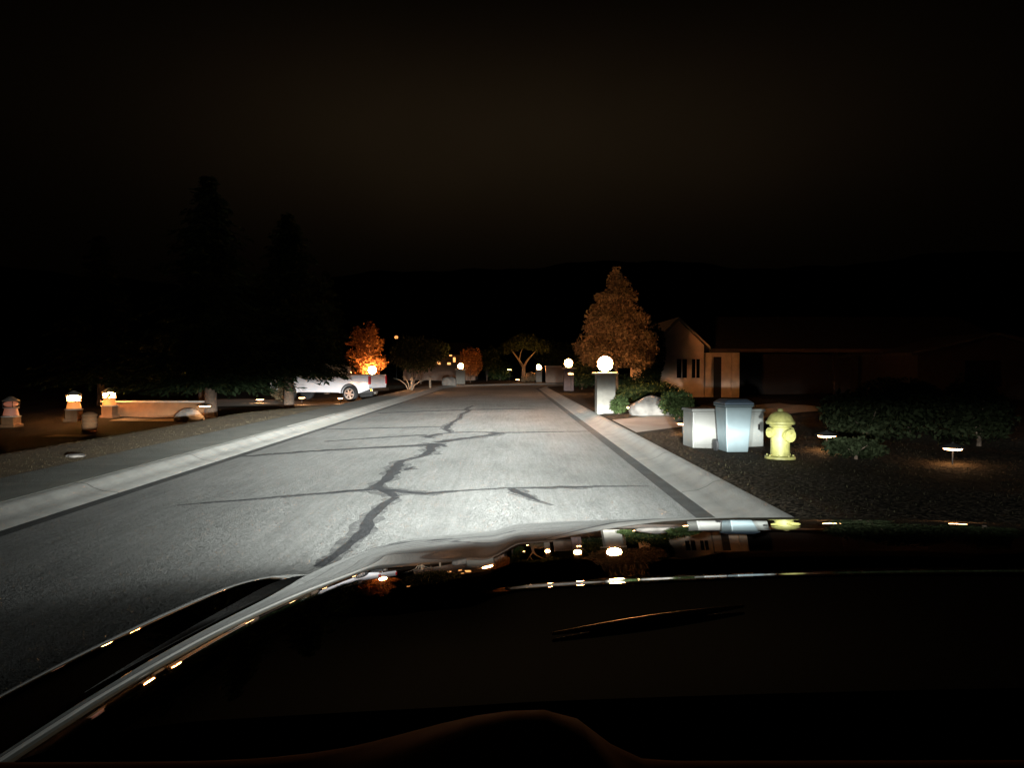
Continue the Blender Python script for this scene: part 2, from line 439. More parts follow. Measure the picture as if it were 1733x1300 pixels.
# ------------------------------------------------------------------ own car
XCAR = .55
car = thing('car', 'black car in the foreground seen over its glossy bonnet', 'car', (XCAR, 0, 0))
def slope_tab(pts):
    xs = np.linspace(.2, 1.72, 305); sl = np.interp(xs, [p[0] for p in pts], [math.tan(math.radians(p[1])) for p in pts])
    z = -np.concatenate([[0], np.cumsum((sl[1:] + sl[:-1]) * .5 * np.diff(xs))])
    return xs, z
tabB = slope_tab([(.2, 2.6), (.70, 3.4), (.735, 3.8), (.75, 10.2), (.772, 10.6), (.785, 5.6), (.86, 5.3), (.93, 7.0), (1.0, 7.3), (1.15, 7.7), (1.25, 8.3), (1.42, 9.2), (1.55, 10.6), (1.60, 13), (1.64, 24), (1.67, 40), (1.72, 55)])
tabC = slope_tab([(.2, 2.6), (.70, 3.4), (.735, 3.8), (.75, 4.6), (.772, 5.2), (.785, 5.4), (.86, 5.6), (.93, 7.0), (1.0, 7.3), (1.15, 7.7), (1.25, 8.3), (1.42, 9.2), (1.55, 10.6), (1.60, 13), (1.64, 24), (1.67, 40), (1.72, 55)])
tabS = slope_tab([(.2, 2.6), (.5, 3.2), (.8, 4.6), (1.0, 6.6), (1.1, 7.4), (1.25, 8.2), (1.4, 9.2), (1.52, 10.8), (1.58, 14), (1.63, 28), (1.67, 45), (1.72, 55)])
def zprof(tab, y): return float(np.interp(y, tab[0], tab[1]))
zB0 = zprof(tabB, .5); zS0 = zprof(tabS, .5)
HWB = .94
def hood_pt(u, y):
    """u = offset from the middle of the car, y = distance ahead of the camera"""
    a = abs(u)
    k = 1 - smooth(.525, .60, a)                       # raised centre bulge
    sb = .15 * (a / .9) ** 2.4                         # the nose is bowed in plan
    yy = min(y + sb, 1.72)
    zb = 1.6 - .203 + zprof(tabB, min(y + sb * .6, 1.72)) - zB0 - .03 * a * a
    fade = smooth(.0, .42, u)                          # the crease runs out to the right
    zb += (zprof(tabC, min(y + sb * .6, 1.72)) - zprof(tabB, min(y + sb * .6, 1.72))) * fade
    zs = 1.6 - .203 + zprof(tabS, yy) - zS0 - .03 * a * a - .010 * smooth(.55, 1.1, y)
    z = zs + (zb - zs) * k
    e = max(0, (a - .74) / (HWB - .74))                # shoulder rolls over to the wing
    return z - .047 * e ** 1.9
def hood_front(u): return 1.70 - .15 * (abs(u) / .9) ** 2.4
mb = MB(); P = []
NU, NV = 181, 190
for i in range(NU):
    u = -HWB + 2 * HWB * i / (NU - 1); row = []
    for j in range(NV):
        t = j / (NV - 1); y = .44 + (hood_front(u) - .44) * (1 - (1 - t) ** 1.35)
        row.append((u, y, hood_pt(u, y)))
    P.append(row)
mb.grid(P, NU, NV)
mb.build('bonnet', M['black'], car, smooth=True)
# front wings
for sg in (-1, 1):
    mb = MB(); P = []
    for i in range(110):
        q = i / 109; row = []
        for j in range(70):
            t = j / 69; y = .44 + (1.50 - .44) * t
            wd = .29 - .02 * t - .16 * smooth(.95, 1.5, y)
            a = .950 - .04 * smooth(1.1, 1.5, y) + wd * q
            x = max(0, q - .15) * wd
            z = hood_pt(.78, min(y, 1.50)) - .040 - .030 * (1 - t) - .030 * smooth(1.15, 1.5, y) ** 1.5 + .006 * q - 4.6 * x * x - 30 * max(0, x - .13) ** 2
            row.append((sg * a, y, z))
        P.append(row)
    if sg > 0: P = P[::-1]
    mb.grid(P, 110, 70)
    mb.build('front_wing', M['black'], car, smooth=True)
# nose below the bonnet: grille, bumper, headlights
mb = MB(); mb.box(-1.05, 1.05, 1.25, 1.55, .45, .72, .03); mb.build('bumper', M['black'], car, bevel=.03)
mb = MB()
for k in range(5): mb.box(-.5, .5, 1.50, 1.545, .76 + k * .06, .785 + k * .06)
mb.box(-.54, .54, 1.40, 1.50, .74, 1.06); mb.build('grille', M['trim'], car)
M['lens'] = mat('headlight_lens', (.5, .5, .52), .08, 0, coat=1)
for sg in (-1, 1):
    mb = MB(); mb.box(sg * .74 - .17, sg * .74 + .17, 1.38, 1.52, .84, 1.0, .02)
    hl = mb.build('headlight', M['lens'], car, bevel=.02)
# scuttle, wiper, dashboard
mb = MB(); P = []
for i in range(40):
    u = -.80 + 1.6 * i / 39
    zz = hood_pt(min(.78, abs(u)), .45)
    P.append([(u, .50, zz - .012), (u, .437, zz - .006), (u, .43, zz - .03), (u, .42, zz - .05), (u, .39, zz - .10), (u, .37, zz - .11)])
mb.grid(P, 40, 6); mb.build('scuttle', mat('scuttle_plastic', (.003, .003, .003), .8, 0, spec=.05), car, smooth=True)
M['wiper'] = mat('wiper_metal', (.42, .40, .38), .34, 0, metal=1)
mb = MB(); pts = []
wa, wb = W(935, 1077, .562), W(1262, 1030, .620)
for k in range(15):
    t = k / 14; p = wa.lerp(wb, t)
    pts.append((p.x - XCAR, p.y, p.z))
mb.tube(pts, [.0012 + .0026 * math.sin(PI * k / 14) for k in range(15)], 14)
mb.build('wiper', M['wiper'], car, smooth=True)
mb = MB(); P = []
for i in range(121):
    u = -1.0 + 2.0 * i / 120; row = []
    for j in range(30):
        t = j / 29; y = .16 + .20 * t
        x = u + XCAR - .012
        hump = math.exp(-(max(0, x) / .038) ** 3 - (max(0, -x) / .085) ** 2) * .047
        z = 1.392 + .012 * smooth(.5, .95, t) + hump * smooth(.35, .62, t) * (1 - .5 * smooth(.72, 1, t)) - .05 * smooth(.96, 1, t)
        row.append((u, y, z))
    P.append(row)
mb.grid(P, 121, 30); mb.build('dashboard', M['dash'], car, smooth=True)

# the beams of the two headlights
def beam(name, loc, power):
    ld = bpy.data.lights.new(name, 'SPOT'); ld.energy = power; ld.spot_size = math.radians(150); ld.spot_blend = .15
    ld.shadow_soft_size = .05; ld.color = (.96, 1.0, .96)
    ld.use_nodes = True; nt = ld.node_tree; em = nt.nodes['Emission']; L = nt.links.new
    g = nt.nodes.new('ShaderNodeNewGeometry'); sx = nt.nodes.new('ShaderNodeSeparateXYZ'); L(g.outputs['Incoming'], sx.inputs[0])
    def mth(op, a, b=None):
        n = nt.nodes.new('ShaderNodeMath'); n.operation = op
        for k, v in enumerate((a, b)):
            if v is None: continue
            if isinstance(v, (int, float)): n.inputs[k].default_value = v
            else: L(v, n.inputs[k])
        return n.outputs[0]
    SIGN = BEAM_SIGN
    x = mth('MULTIPLY', sx.outputs[0], SIGN); y = mth('MULTIPLY', sx.outputs[1], SIGN); z = mth('MULTIPLY', sx.outputs[2], SIGN)
    el = mth('MULTIPLY', mth('ARCSINE', z), -57.29578)                    # degrees below level
    az = mth('MULTIPLY', mth('ARCTAN2', x, y), 57.29578)
    t = mth('DIVIDE', mth('ADD', el, 3.0), 21.0)
    r = nt.nodes.new('ShaderNodeValToRGB'); cr = r.color_ramp; cr.interpolation = 'LINEAR'
    pts = BEAM_PTS
    e = cr.elements
    e[0].position = (pts[0][0] + 3) / 21; e[0].color = (pts[0][1],) * 3 + (1,)
    e[1].position = (pts[-1][0] + 3) / 21; e[1].color = (pts[-1][1],) * 3 + (1,)
    for d, v in pts[1:-1]:
        q = e.new((d + 3) / 21); q.color = (v,) * 3 + (1,)
    L(t, r.inputs['Fac'])
    I = mth('EXPONENT', mth('MULTIPLY', mth('SUBTRACT', r.outputs['Color'], 1.0), 9.0))
    # the hot core is narrow, the spread close to the car is wide
    lo = nt.nodes.new('ShaderNodeMapRange'); L(el, lo.inputs['Value']); lo.inputs['From Min'].default_value = 1.0; lo.inputs['From Max'].default_value = 5.5
    lo.inputs['To Min'].default_value = 19.5; lo.inputs['To Max'].default_value = 27.0
    rt = mth('GREATER_THAN', az, 0.0); lf = mth('SUBTRACT', 1.0, rt)
    sgm = mth('ADD', mth('MULTIPLY', rt, 8.6), mth('MULTIPLY', lf, lo.outputs[0]))
    k = mth('DIVIDE', az, sgm)
    pw = mth('ADD', 2.6, mth('MULTIPLY', mth('GREATER_THAN', az, 0.0), -1.3))
    h = mth('EXPONENT', mth('MULTIPLY', mth('POWER', mth('ABSOLUTE', k), pw), -1.0))
    h = mth('ADD', mth('MULTIPLY', h, .985), .015)
    L(mth('MULTIPLY', I, h), em.inputs['Strength'])
    o = bpy.data.objects.new(name, ld); COL.objects.link(o); o.location = loc
    o.rotation_euler = (math.radians(90), 0, 0)
    return o
BEAM_SIGN = 1.0
BEAM_PTS = [(-3, .14), (-1.6, .22), (-.7, .54), (.3, .825), (1.0, .88), (1.6, .935), (2.3, 1.0), (3.2, .97), (4, .895), (6, .785), (9, .71), (11.5, .605), (13.5, .27), (17, .0)]
for sg in (-1, 1):
    b_ = beam('headlight_beam', (XCAR + sg * .74, 1.60, .93), 215000)

# ------------------------------------------------------------------ globe lamps on pillars
M['shaded_stucco'] = mat('shaded_pillar_stucco', (.07, .05, .05), .9, .2, 6, .006, 40)  # darker copy of the pillar stucco, shade put into the colour
def pillar_lamp(label, x, y, zb, h=1.22, w=.58, m=None, g='globe'):
    t = thing('pillar_lamp', label, 'lamp', (x, y, zb), 0, 'globe lamps on masonry pillars')
    mb = MB(); mb.box(-w / 2, w / 2, -w / 2, w / 2, -.1, h); mb.build('pillar', m or M['stucco'], t, bevel=.015)
    mb = MB(); c = w / 2 + .09; mb.box(-c, c, -c, c, h, h + .055); mb.build('cap', M['cap'], t, bevel=.012)
    mb = MB(); mb.lathe([(.085, 0), (.085, .02), (.06, .035), (.06, .06)], 20, (0, 0, h + .055))
    col = mb.build('collar', M['metal'], t, smooth=True)
    mb = MB(); R = .235
    mb.lathe([(R * math.sin(a), -R * math.cos(a)) for a in np.linspace(.28, PI - .001, 18)], 32, (0, 0, h + .055 + .045 + R))
    mb.build('globe', M[g], t, smooth=True)
    return t
pillar_lamp('nearest glowing globe lamp on a pillar with a white base at the right kerb', 3.05, 22.6, .16)
pillar_lamp('globe lamp on a dark pillar farther along the right kerb, left of the rusty tree', 3.55, 42.6, .30, m=M['shaded_stucco'], g='globe_far')
pillar_lamp('small far globe lamp on the outside of the bend, beside the forked tree', 2.95, 71, .25, h=1.05, g='globe_far')
pillar_lamp('globe lamp on a grey pillar at the far end of the left kerb', -4.35, 63.5, .17, h=1.22, w=.8, g='globe_far')
pillar_lamp('globe lamp behind the tail of the white truck, under the orange tree', -8.55, 44.3, -.12, h=1.22)

# ------------------------------------------------------------------ path lights
PROTO = {}
def path_light(label, x, y, h=.42, r=.12, tilt=0):
    z = ground_z(x, y)
    t = thing('path_light', label, 'garden light', (x, y, z), 0, 'low path lights in the front gardens')
    mb = MB(); mb.tube([(0, 0, -.05), (0, 0, h)], .012, 10); mb.build('stake', M['metal'], t, smooth=True)
    mb = MB(); mb.lathe([(r * .62, h - .032), (r * .74, h - .014), (r * .7, h - .003)], 20); mb.build('lens', M['path_glow'], t, smooth=True)
    mb = MB(); mb.lathe([(r, h), (r * .96, h + .012), (r * .5, h + .05), (r * .12, h + .07), (.012, h + .085)], 24); mb.build('hood', M['metal'], t, smooth=True)
    return t
def PL(label, px, py, d, **k):
    p = W(px, py, d); gz = ground_z(p.x, p.y)
    return path_light(label, p.x, p.y, h=max(.18, p.z - gz + .03), **k)
PL('path light glowing in the dark soil just right of the yellow hydrant', 1401, 740, 12.2, r=.2)
PL('path light at the far right edge of the garden, under the dark bush', 1616, 762, 10.6, r=.17)
PL('path light beside the left white cabinet', 1156, 719, 15.2, r=.14)
PL('path light between the round green bush and the boulder', 1066, 691, 21.5, r=.12)
PL('path light in the garden left of the truck, in front of the tan shrub', 440, 677, 35.5, r=.24)
PL('path light below the front door of the white truck', 511, 674, 35.3, r=.2)
PL('path light below the bed of the white truck', 576, 675, 35.6, r=.16)
PL('path light at the right end of the low tan wall', 347, 688, 27.0, r=.28)
PL('path light on the outer verge of the bend, before the forked tree', 876, 643, 67.5, r=.24)
PL('small path light beyond the bend, left of the forked tree', 862, 626, 78, r=.3)
PL('path light in front of the dark pillar lamp on the right', 966, 633.5, 41.6, r=.2)

# ------------------------------------------------------------------ left garden: lanterns and low wall
M['drum'] = mat('amber_drum_glow', (.5, .3, .15), .5, 0, emit=(1, .31, .055), es=.85)
M['drum_dim'] = mat('dim_drum_glow', (.4, .25, .2), .5, 0, emit=(1, .3, .16), es=.13)
def lantern(label, x, y, glow, drum, z0=None, h=.62, w=.42):
    z = ground_z(x, y) if z0 is None else z0
    t = thing('lantern_pillar', label, 'lantern', (x, y, z), 0, 'tiered lanterns in the left garden')
    b0 = h - .30
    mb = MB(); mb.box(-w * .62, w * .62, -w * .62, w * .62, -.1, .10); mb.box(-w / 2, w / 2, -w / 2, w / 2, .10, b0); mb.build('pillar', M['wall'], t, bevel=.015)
    mb = MB(); mb.lathe([(.31, b0), (.31, b0 + .03), (.23, b0 + .05)], 24); mb.build('lower_tier', M['cap'], t, smooth=True)
    mb = MB(); mb.lathe([(.245, b0 + .05), (.235, b0 + .12), (.205, b0 + .24), (.20, b0 + .30)], 24); mb.build('lower_drum', drum, t, smooth=True)
    mb = MB(); mb.lathe([(.24, h), (.25, h + .03), (.12, h + .06)], 24); mb.build('upper_tier', M['cap'], t, smooth=True)
    mb = MB(); mb.lathe([(.10, h + .06), (.20, h + .10), (.225, h + .15), (.20, h + .20), (.09, h + .24)], 24); mb.build('glass', glow, t, smooth=True)
    mb = MB(); mb.lathe([(.27, h + .25), (.28, h + .27), (.14, h + .36), (.05, h + .42)], 24); mb.build('roof', M['cap'], t, smooth=True)
    mb = MB()
    for k in range(4):
        a = PI / 4 + k * PI / 2; mb.tube([(.232 * math.cos(a), .232 * math.sin(a), h + .02), (.25 * math.cos(a), .25 * math.sin(a), h + .26)], .012, 6)
    mb.build('frame', M['metal'], t)
    return t
pl = W(126, 700, 26.5); lantern('glowing tiered lantern on a short pillar, left of the low wall', pl.x, pl.y, M['lantern'], M['drum'], h=.72)
pl = W(186, 700, 28.0); lantern('glowing tiered lantern rising from the left end of the low tan wall', pl.x, pl.y, M['lantern'], M['drum'], h=.74)
pl = W(20, 690, 25.0); lantern('dim reddish lantern at the left edge of the photo', pl.x, pl.y, M['lantern_dim'], M['drum_dim'], h=.66)
wl = thing('garden_wall', 'low tan stucco wall lit orange by the lantern at its left end', 'wall', (0, 0, 0))
a = W(176, 700, 28.6); b = W(352, 700, 28.6)
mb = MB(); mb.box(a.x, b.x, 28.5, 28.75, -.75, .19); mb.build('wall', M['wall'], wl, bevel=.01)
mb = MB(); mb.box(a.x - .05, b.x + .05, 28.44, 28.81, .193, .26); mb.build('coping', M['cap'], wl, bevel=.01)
M['gpath'] = mat('garden_path_gravel', (.42, .34, .27), .95, .2, 6)
slab('garden_path', [(-15.0, 26.6), (-12.4, 27.2), (-12.4, 28.1), (-15.0, 27.7)], M['gpath'])
slab('garden_path', [(-13.6, 20.6), (-12.6, 20.9), (-12.6, 21.6), (-13.6, 21.4)], M['gpath'])
# short ringed bollard
p = W(152, 715, 22.6); gz = ground_z(p.x, p.y)
bo = thing('bollard', 'short ringed bollard in the grass in front of the left lantern', 'bollard', (p.x, p.y, gz))
mb = MB(); prof = [(.20, -.05)]
for k in range(5): prof += [(.20, .02 + k * .12), (.22, .04 + k * .12), (.22, .09 + k * .12), (.20, .11 + k * .12)]
prof += [(.12, .64), (.02, .66)]
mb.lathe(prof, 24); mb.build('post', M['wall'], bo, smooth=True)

# ------------------------------------------------------------------ pickup truck
M['white'] = mat('white_car_paint', (.86, .85, .90), .3, .03, 3, coat=.6)
M['tyre'] = mat('tyre_rubber', (.015, .015, .016), .85, .2, 20)
M['rim'] = mat('alloy_rim', (.55, .55, .57), .3, .05, 5, metal=.7)
M['glass'] = mat('dark_car_glass', (.01, .012, .015), .06, 0)
M['tail'] = mat('tail_lamp_red', (.55, .02, .03), .2, 0, coat=1)
M['chrome'] = mat('chrome', (.6, .6, .62), .15, 0, metal=1)
ta = math.radians(16)
rw = W(607, 680, 37.0)
trk = thing('pickup_truck', 'white pickup truck parked on the left driveway, its cab hidden by a dark spruce', 'truck', (0, 0, 0))
fx, fy = -math.cos(ta), math.sin(ta)          # heading
# local x forward from the tail, local y to the far side
trk.rotation_euler = (0, 0, math.atan2(fy, fx))
TZ = ground_z(rw.x, rw.y) + .03
tailx, taily = rw.x - fx * 1.12, rw.y - fy * 1.12
trk.location = (tailx, taily, TZ)
def arch(cx, r, n=12): return [(cx + r * math.cos(a), .42 + r * math.sin(a)) for a in np.linspace(PI, 0, n)]
hwid = .98
# side profile in local (x,z): lower body with wheel arches
prof = [(.05, .62)] + arch(1.12, .50) + [(1.75, .46), (4.05, .46)] + arch(4.68, .50) + [(5.45, .50), (5.72, .56), (5.76, .95), (5.70, 1.10), (5.4, 1.19), (4.15, 1.26), (3.95, 1.30), (1.98, 1.32), (1.96, 1.34), (.02, 1.36), (0, .9)]
mb = MB()
n = len(prof)
rows = []
for (yy, sc) in ((-hwid, 0), (-hwid + .06, 1), (hwid - .06, 1), (hwid, 0)): pass
mb.prism([(x, z) for x, z in prof], -hwid, hwid)
body = mb.build('body', M['white'], trk, bevel=.03)
# cab
mb = MB()
cab = [(1.98, 1.315), (3.98, 1.295), (3.30, 1.86), (3.05, 1.92), (2.25, 1.92), (2.06, 1.86)]
vs = [(x, -hwid + .04 + .13 * max(0, (z - 1.3) / .62), z) for x, z in cab] + [(x, hwid - .04 - .13 * max(0, (z - 1.3) / .62), z) for x, z in cab]
k = len(cab); fs = [tuple(range(k - 1, -1, -1)), tuple(range(k, 2 * k))] + [(i, (i + 1) % k, k + (i + 1) % k, k + i) for i in range(k)]
mb.add(vs, fs); mb.build('cab', M['white'], trk, bevel=.03)
for x0, x1, x2, x3 in ((2.16, 2.72, 2.72, 2.22), (2.80, 3.74, 3.24, 2.80)):
    for sg in (-1,):
        mb = MB(); y0 = lambda z: sg * (hwid - .04 - .13 * (z - 1.3) / .62 + .006)
        mb.add([(x0, y0(1.36), 1.36), (x1, y0(1.36), 1.36), (x2, y0(1.80), 1.80), (x3, y0(1.80), 1.80)], [(0, 1, 2, 3)])
        mb.build('side_window', M['glass'], trk)
mb = MB(); mb.add([(3.93, -.82, 1.345), (3.93, .82, 1.345), (3.36, .72, 1.83), (3.36, -.72, 1.83)], [(0, 1, 2, 3)]); ws = mb.build('windscreen', M['glass'], trk); ws.location = (.022, 0, .016)
mb = MB(); mb.box(.10, 1.90, -.86, .86, 1.362, 1.368); mb.build('bed_liner', M['trim'], trk)
for sg in (-1, 1):
    mb = MB(); mb.box(.03, 1.93, sg * .93 - .045, sg * .93 + .045, 1.36, 1.385); mb.build('bed_rail', M['trim'], trk)
mb = MB(); mb.box(-.012, .0, -.78, .78, .80, 1.30); mb.build('tailgate', M['white'], trk, bevel=.004)
for sg in (-1, 1):
    mb = MB(); mb.box(-.02, .07, sg * .90 - .085, sg * .90 + .085, .88, 1.30); mb.build('tail_lamp', M['tail'], trk, bevel=.01)
mb = MB(); mb.box(-.16, .02, -.93, .93, .52, .70); mb.build('rear_bumper', M['chrome'], trk, bevel=.02)
mb = MB(); mb.box(5.70, 5.86, -.93, .93, .42, .66); mb.build('front_bumper', M['chrome'], trk, bevel=.02)
for xx in (1.12, 4.68):
    for sg in (-1, 1):
        mb = MB(); y0 = sg * .99 ; yb = sg * .74
        mb.lathe([(.27, min(y0, yb)), (.37, min(y0, yb) + .01), (.40, min(y0, yb) + .04), (.40, max(y0, yb) - .04), (.37, max(y0, yb) - .01), (.27, max(y0, yb))], 28, (xx, 0, .40), 'y')
        w = mb.build('wheel', M['tyre'], trk, smooth=True)
        mb = MB(); yo = sg * .994
        mb.lathe([(.275, yo - .004), (.275, yo + .004), (.245, yo + .006), (.235, yo + .002)] if sg > 0 else [(.235, yo - .002), (.245, yo - .006), (.275, yo - .004), (.275, yo + .004)], 28, (xx, 0, .40), 'y', cap=False)
        for q in range(6):
            aa = q * PI / 3 + .2
            dx, dz = math.cos(aa), math.sin(aa); nx, nz = -dz, dx
            pts = [(xx + dx * .03 + nx * .045, .40 + dz * .03 + nz * .045), (xx + dx * .25 + nx * .035, .40 + dz * .25 + nz * .035), (xx + dx * .25 - nx * .035, .40 + dz * .25 - nz * .035), (xx + dx * .03 - nx * .045, .40 + dz * .03 - nz * .045)]
            mb.prism(pts, yo - .006, yo + .008)
        mb.lathe([(.07, yo - .01), (.06, yo + .012)], 16, (xx, 0, .40), 'y')
        mb.build('rim', M['rim'], w, smooth=True)
        # dark wheel well above the tyre
        mb = MB(); yw = sg * (hwid + .004)
        pts = [(xx + .50 * math.cos(a), .42 + .50 * math.sin(a)) for a in np.linspace(0, PI, 14)] + [(xx + .44 * math.cos(a), .42 + .44 * math.sin(a)) for a in np.linspace(PI, 0, 14)]
        for i in range(13):
            mb.add([(pts[i][0], yw, pts[i][1]), (pts[i + 1][0], yw, pts[i + 1][1]), (pts[26 - i][0], yw, pts[26 - i][1]), (pts[27 - i][0], yw, pts[27 - i][1])], [(0, 1, 2, 3)])
        mb.build('arch_trim', M['trim'], trk)
for x0 in (2.20, 2.95):
    mb = MB(); mb.box(x0, x0 + .16, -hwid - .025, -hwid - .006, 1.12, 1.145); mb.build('door_handle', M['chrome'], trk, bevel=.005)
mb = MB(); mb.box(3.52, 3.66, -hwid - .22, -hwid - .02, 1.36, 1.54); mb.build('mirror', M['trim'], trk, bevel=.03)
mb = MB(); mb.box(5.60, 5.735, -.93, -.62, .92, 1.08); mb.build('headlight', M['lens'], trk, bevel=.02)

# ------------------------------------------------------------------ trees
M['spruce'] = leafmat('spruce_needles', (.030, .046, .022), .45, .2)
M['rust'] = leafmat('autumn_leaves', (.28, .14, .055), .45, .4)
M['olive'] = leafmat('brown_green_leaves', (.26, .185, .11), .45, .35)
M['green'] = leafmat('shrub_leaves', (.045, .065, .024), .5, .3)
M['tan_leaf'] = leafmat('tan_shrub_leaves', (.20, .15, .09), .4, .3)
M['grey_leaf'] = leafmat('grey_green_leaves', (.06, .075, .045), .4, .3)

def spruce(label, x, y, h, R, z0=.9, seed=0, dens=1.0, reach=99, group='dark spruces on the left'):
    rr = random.Random(seed); gz = ground_z(x, y)
    t = thing('spruce_tree', label, 'tree', (x, y, gz), 0, group)
    mb = MB(); mb.tube([(0, 0, -.2), (.03, 0, h * .3), (0, .03, h * .7), (0, 0, h * .98)], [.04 * R + .11, .03 * R + .06, .05, .01], 10); mb.build('trunk', M['wood'], t, smooth=True)
    C = []; U = []; V = []
    lv = int(h / .24)
    for i in range(lv):
        z = z0 + (h - z0) * i / lv; f = 1 - (z - z0) / (h - z0)
        rad = R * (f ** .72) * rr.uniform(.72, 1.08) + .1
        nb = max(7, int((8 + 13 * f) * dens))
        for b in range(nb):
            az = rr.uniform(0, 2 * PI); L = rad * rr.uniform(.55, 1.05)
            d = np.array([math.cos(az), math.sin(az), 0]); side = np.array([-d[1], d[0], 0])
            steps = max(3, int(L / .13))
            for q in range(steps):
                s = (q + rr.random()) / steps * L
                dz = .10 * s - .22 * s * s / max(L, .6)
                base = d * s + np.array([0, 0, z + dz])
                for w in range(3):
                    wd = (1 - s / L) * .26 + .07
                    o = side * rr.uniform(-wd, wd) + np.array([0, 0, rr.uniform(-.13, .04)])
                    sz = rr.uniform(.11, .22)
                    dirv = d * rr.uniform(.3, 1) + side * rr.uniform(-.9, .9) + np.array([0, 0, rr.uniform(-.6, .1)])
                    dirv /= np.linalg.norm(dirv)
                    pv = np.cross(dirv, np.array([rr.uniform(-.5, .5), rr.uniform(-.5, .5), 1.0])); pv /= np.linalg.norm(pv) + 1e-9
                    C.append(base + o); U.append(dirv * sz); V.append(pv * sz * .34)
    C = np.array(C); U = np.array(U); V = np.array(V)
    keep = C[:, 0] < reach + np.where(C[:, 2] > 1.62, .7, 0) + .16 * np.sin(C[:, 2] * 9) * RNG.random(len(C))
    quads('crown', C[keep], U[keep], V[keep], M['spruce'], t)
    return t
def foliage_tree(name, label, cat, x, y, blobs, count, size, lm, trunk=None, tm=None, group=None, gz=None, shell=.5):
    gz = ground_z(x, y) if gz is None else gz
    t = thing(name, label, cat, (x, y, gz), 0, group)
    if trunk:
        mb = MB()
        for pts, rad in trunk: mb.tube(pts, rad, 8)
        mb.build('trunk', tm or M['wood'], t, smooth=True)
    c, u, v = leaves(blobs, count, size, shell=shell)
    quads('crown' if trunk else 'foliage', c, u, v, lm, t)
    return t

spruce('tallest dark spruce standing against the night sky on the left', -11.9, 28.3, 9.7, 3.6, 1.3, 1, 1.1)
spruce('dark spruce whose low branches hang over the cab of the white truck', -10.0, 32.2, 8.9, 3.5, 1.62, 2, 1.25, 2.45)
spruce('dark spruce at the far left behind the lanterns', -19.5, 34, 8.2, 3.2, 1.2, 3, .8)
spruce('lower dark spruce right of the two pointed ones, behind the truck', -12.6, 49, 8.6, 2.8, .8, 4, .8)
spruce('dark spruce between the tallest one and the far left one', -16.2, 37.5, 9.2, 3.0, 1.2, 5, .8)

# orange tree behind the truck
def limbs(base, n, spread, h, r0, rr):
    out = []
    for k in range(n):
        az = 2 * PI * k / n + rr.uniform(-.4, .4); d = spread * rr.uniform(.5, 1)
        out.append(([(0, 0, base), (d * .3 * math.cos(az), d * .3 * math.sin(az), base + (h - base) * .4), (d * math.cos(az), d * math.sin(az), h * rr.uniform(.8, 1))], [r0, r0 * .6, r0 * .15]))
    return out
rr = random.Random(5)
p = W(620, 680, 45.6)
bl = []
for k in range(60):
    f = rr.random(); a_ = rr.uniform(0, 2 * PI); z = 1.4 + 2.75 * f
    R_ = 1.5 * math.sin(PI * (.25 + .60 * f)) + .1; q_ = R_ * rr.uniform(.2, 1.05)
    r_ = rr.uniform(.16, .42)
    bl.append((q_ * math.cos(a_), q_ * math.sin(a_), z + rr.uniform(-.1, .25), r_, r_, r_ * rr.uniform(.9, 1.8)))
foliage_tree('autumn_tree', 'orange leaved tree glowing above the tail of the white truck', 'tree', p.x, p.y, bl, 5200, .085, M['rust'], [([(0, 0, -.2), (0, 0, 1.2)], [.11, .08])] + limbs(1.0, 9, .9, 4.3, .05, rr), M['wood'], shell=.2)
# tall rusty tree behind the nearest lamp
x, y = 4.28, 28.6
rq = random.Random(23)
bl = [(0, 0, 1.85, 1.2, 1.15, .5), (-.65, 0, 2.2, .8, .85, .6), (.75, -.1, 2.1, .8, .85, .7), (-.75, -.2, 1.8, .62, .7, .45), (0, -.2, 2.75, 1.0, .95, .65), (.45, .1, 3.15, .75, .8, .6), (-.45, 0, 3.2, .7, .75, .55), (.05, 0, 3.8, .72, .7, .6), (.1, 0, 4.35, .45, .45, .5), (.0, 0, 4.8, .24, .25, .42)]
for k in range(34):
    f = rq.random() ** 1.2; z = 1.55 + 3.3 * f
    R_ = 1.52 * (1 - f) ** .8 + .1; a_ = rq.uniform(0, 2 * PI); q_ = R_ * rq.uniform(.8, 1.06)
    r_ = rq.uniform(.2, .42) * (1 - .45 * f)
    bl.append((q_ * math.cos(a_), q_ * math.sin(a_), z, r_ * 1.15, r_, r_ * .75))
bl = [(a * 1.07, b * 1.07, c * 1.06, d * 1.07, e * 1.07, f * 1.06) for a, b, c, d, e, f in bl]
foliage_tree('shade_tree', 'tall rusty brown tree rising behind the nearest globe lamp', 'tree', x, y, bl, 25000, .066, M['olive'], [([(0, 0, -.2), (.02, 0, .8), (0, 0, 1.8), (.03, 0, 4.3)], [.13, .10, .08, .02])] + limbs(1.3, 8, .9, 3.6, .04, rr), M['palewood'], shell=.3)
# forked tree beyond the bend
p = W(886, 650, 74)
bl = [(0, 0, 4.1, 1.6, 1.5, .7), (-1.2, 0, 3.8, 1.1, 1.0, .6), (1.2, 0, 3.9, 1.2, 1.1, .65), (.3, 0, 4.6, 1.1, 1, .5), (2.0, 0, 3.5, .8, .8, .5), (-2.0, 0, 3.3, .8, .8, .5)]
foliage_tree('forked_tree', 'pale forked tree lit by the far globe lamp beyond the bend', 'tree', p.x, p.y, bl, 5500, .12, M['green'], [([(0, 0, -.2), (0, 0, 1.6)], [.24, .18]), ([(0, 0, 1.5), (-.5, 0, 2.3), (-1.1, 0, 3.1), (-1.6, 0, 3.8)], [.16, .12, .08, .03]), ([(0, 0, 1.5), (.35, 0, 2.2), (.9, 0, 2.8), (1.6, 0, 3.6)], [.15, .12, .08, .03]), ([(-.45, 0, 2.2), (-.3, 0, 3.0), (.1, 0, 3.9)], [.09, .07, .03])], M['palewood'], shell=.4)
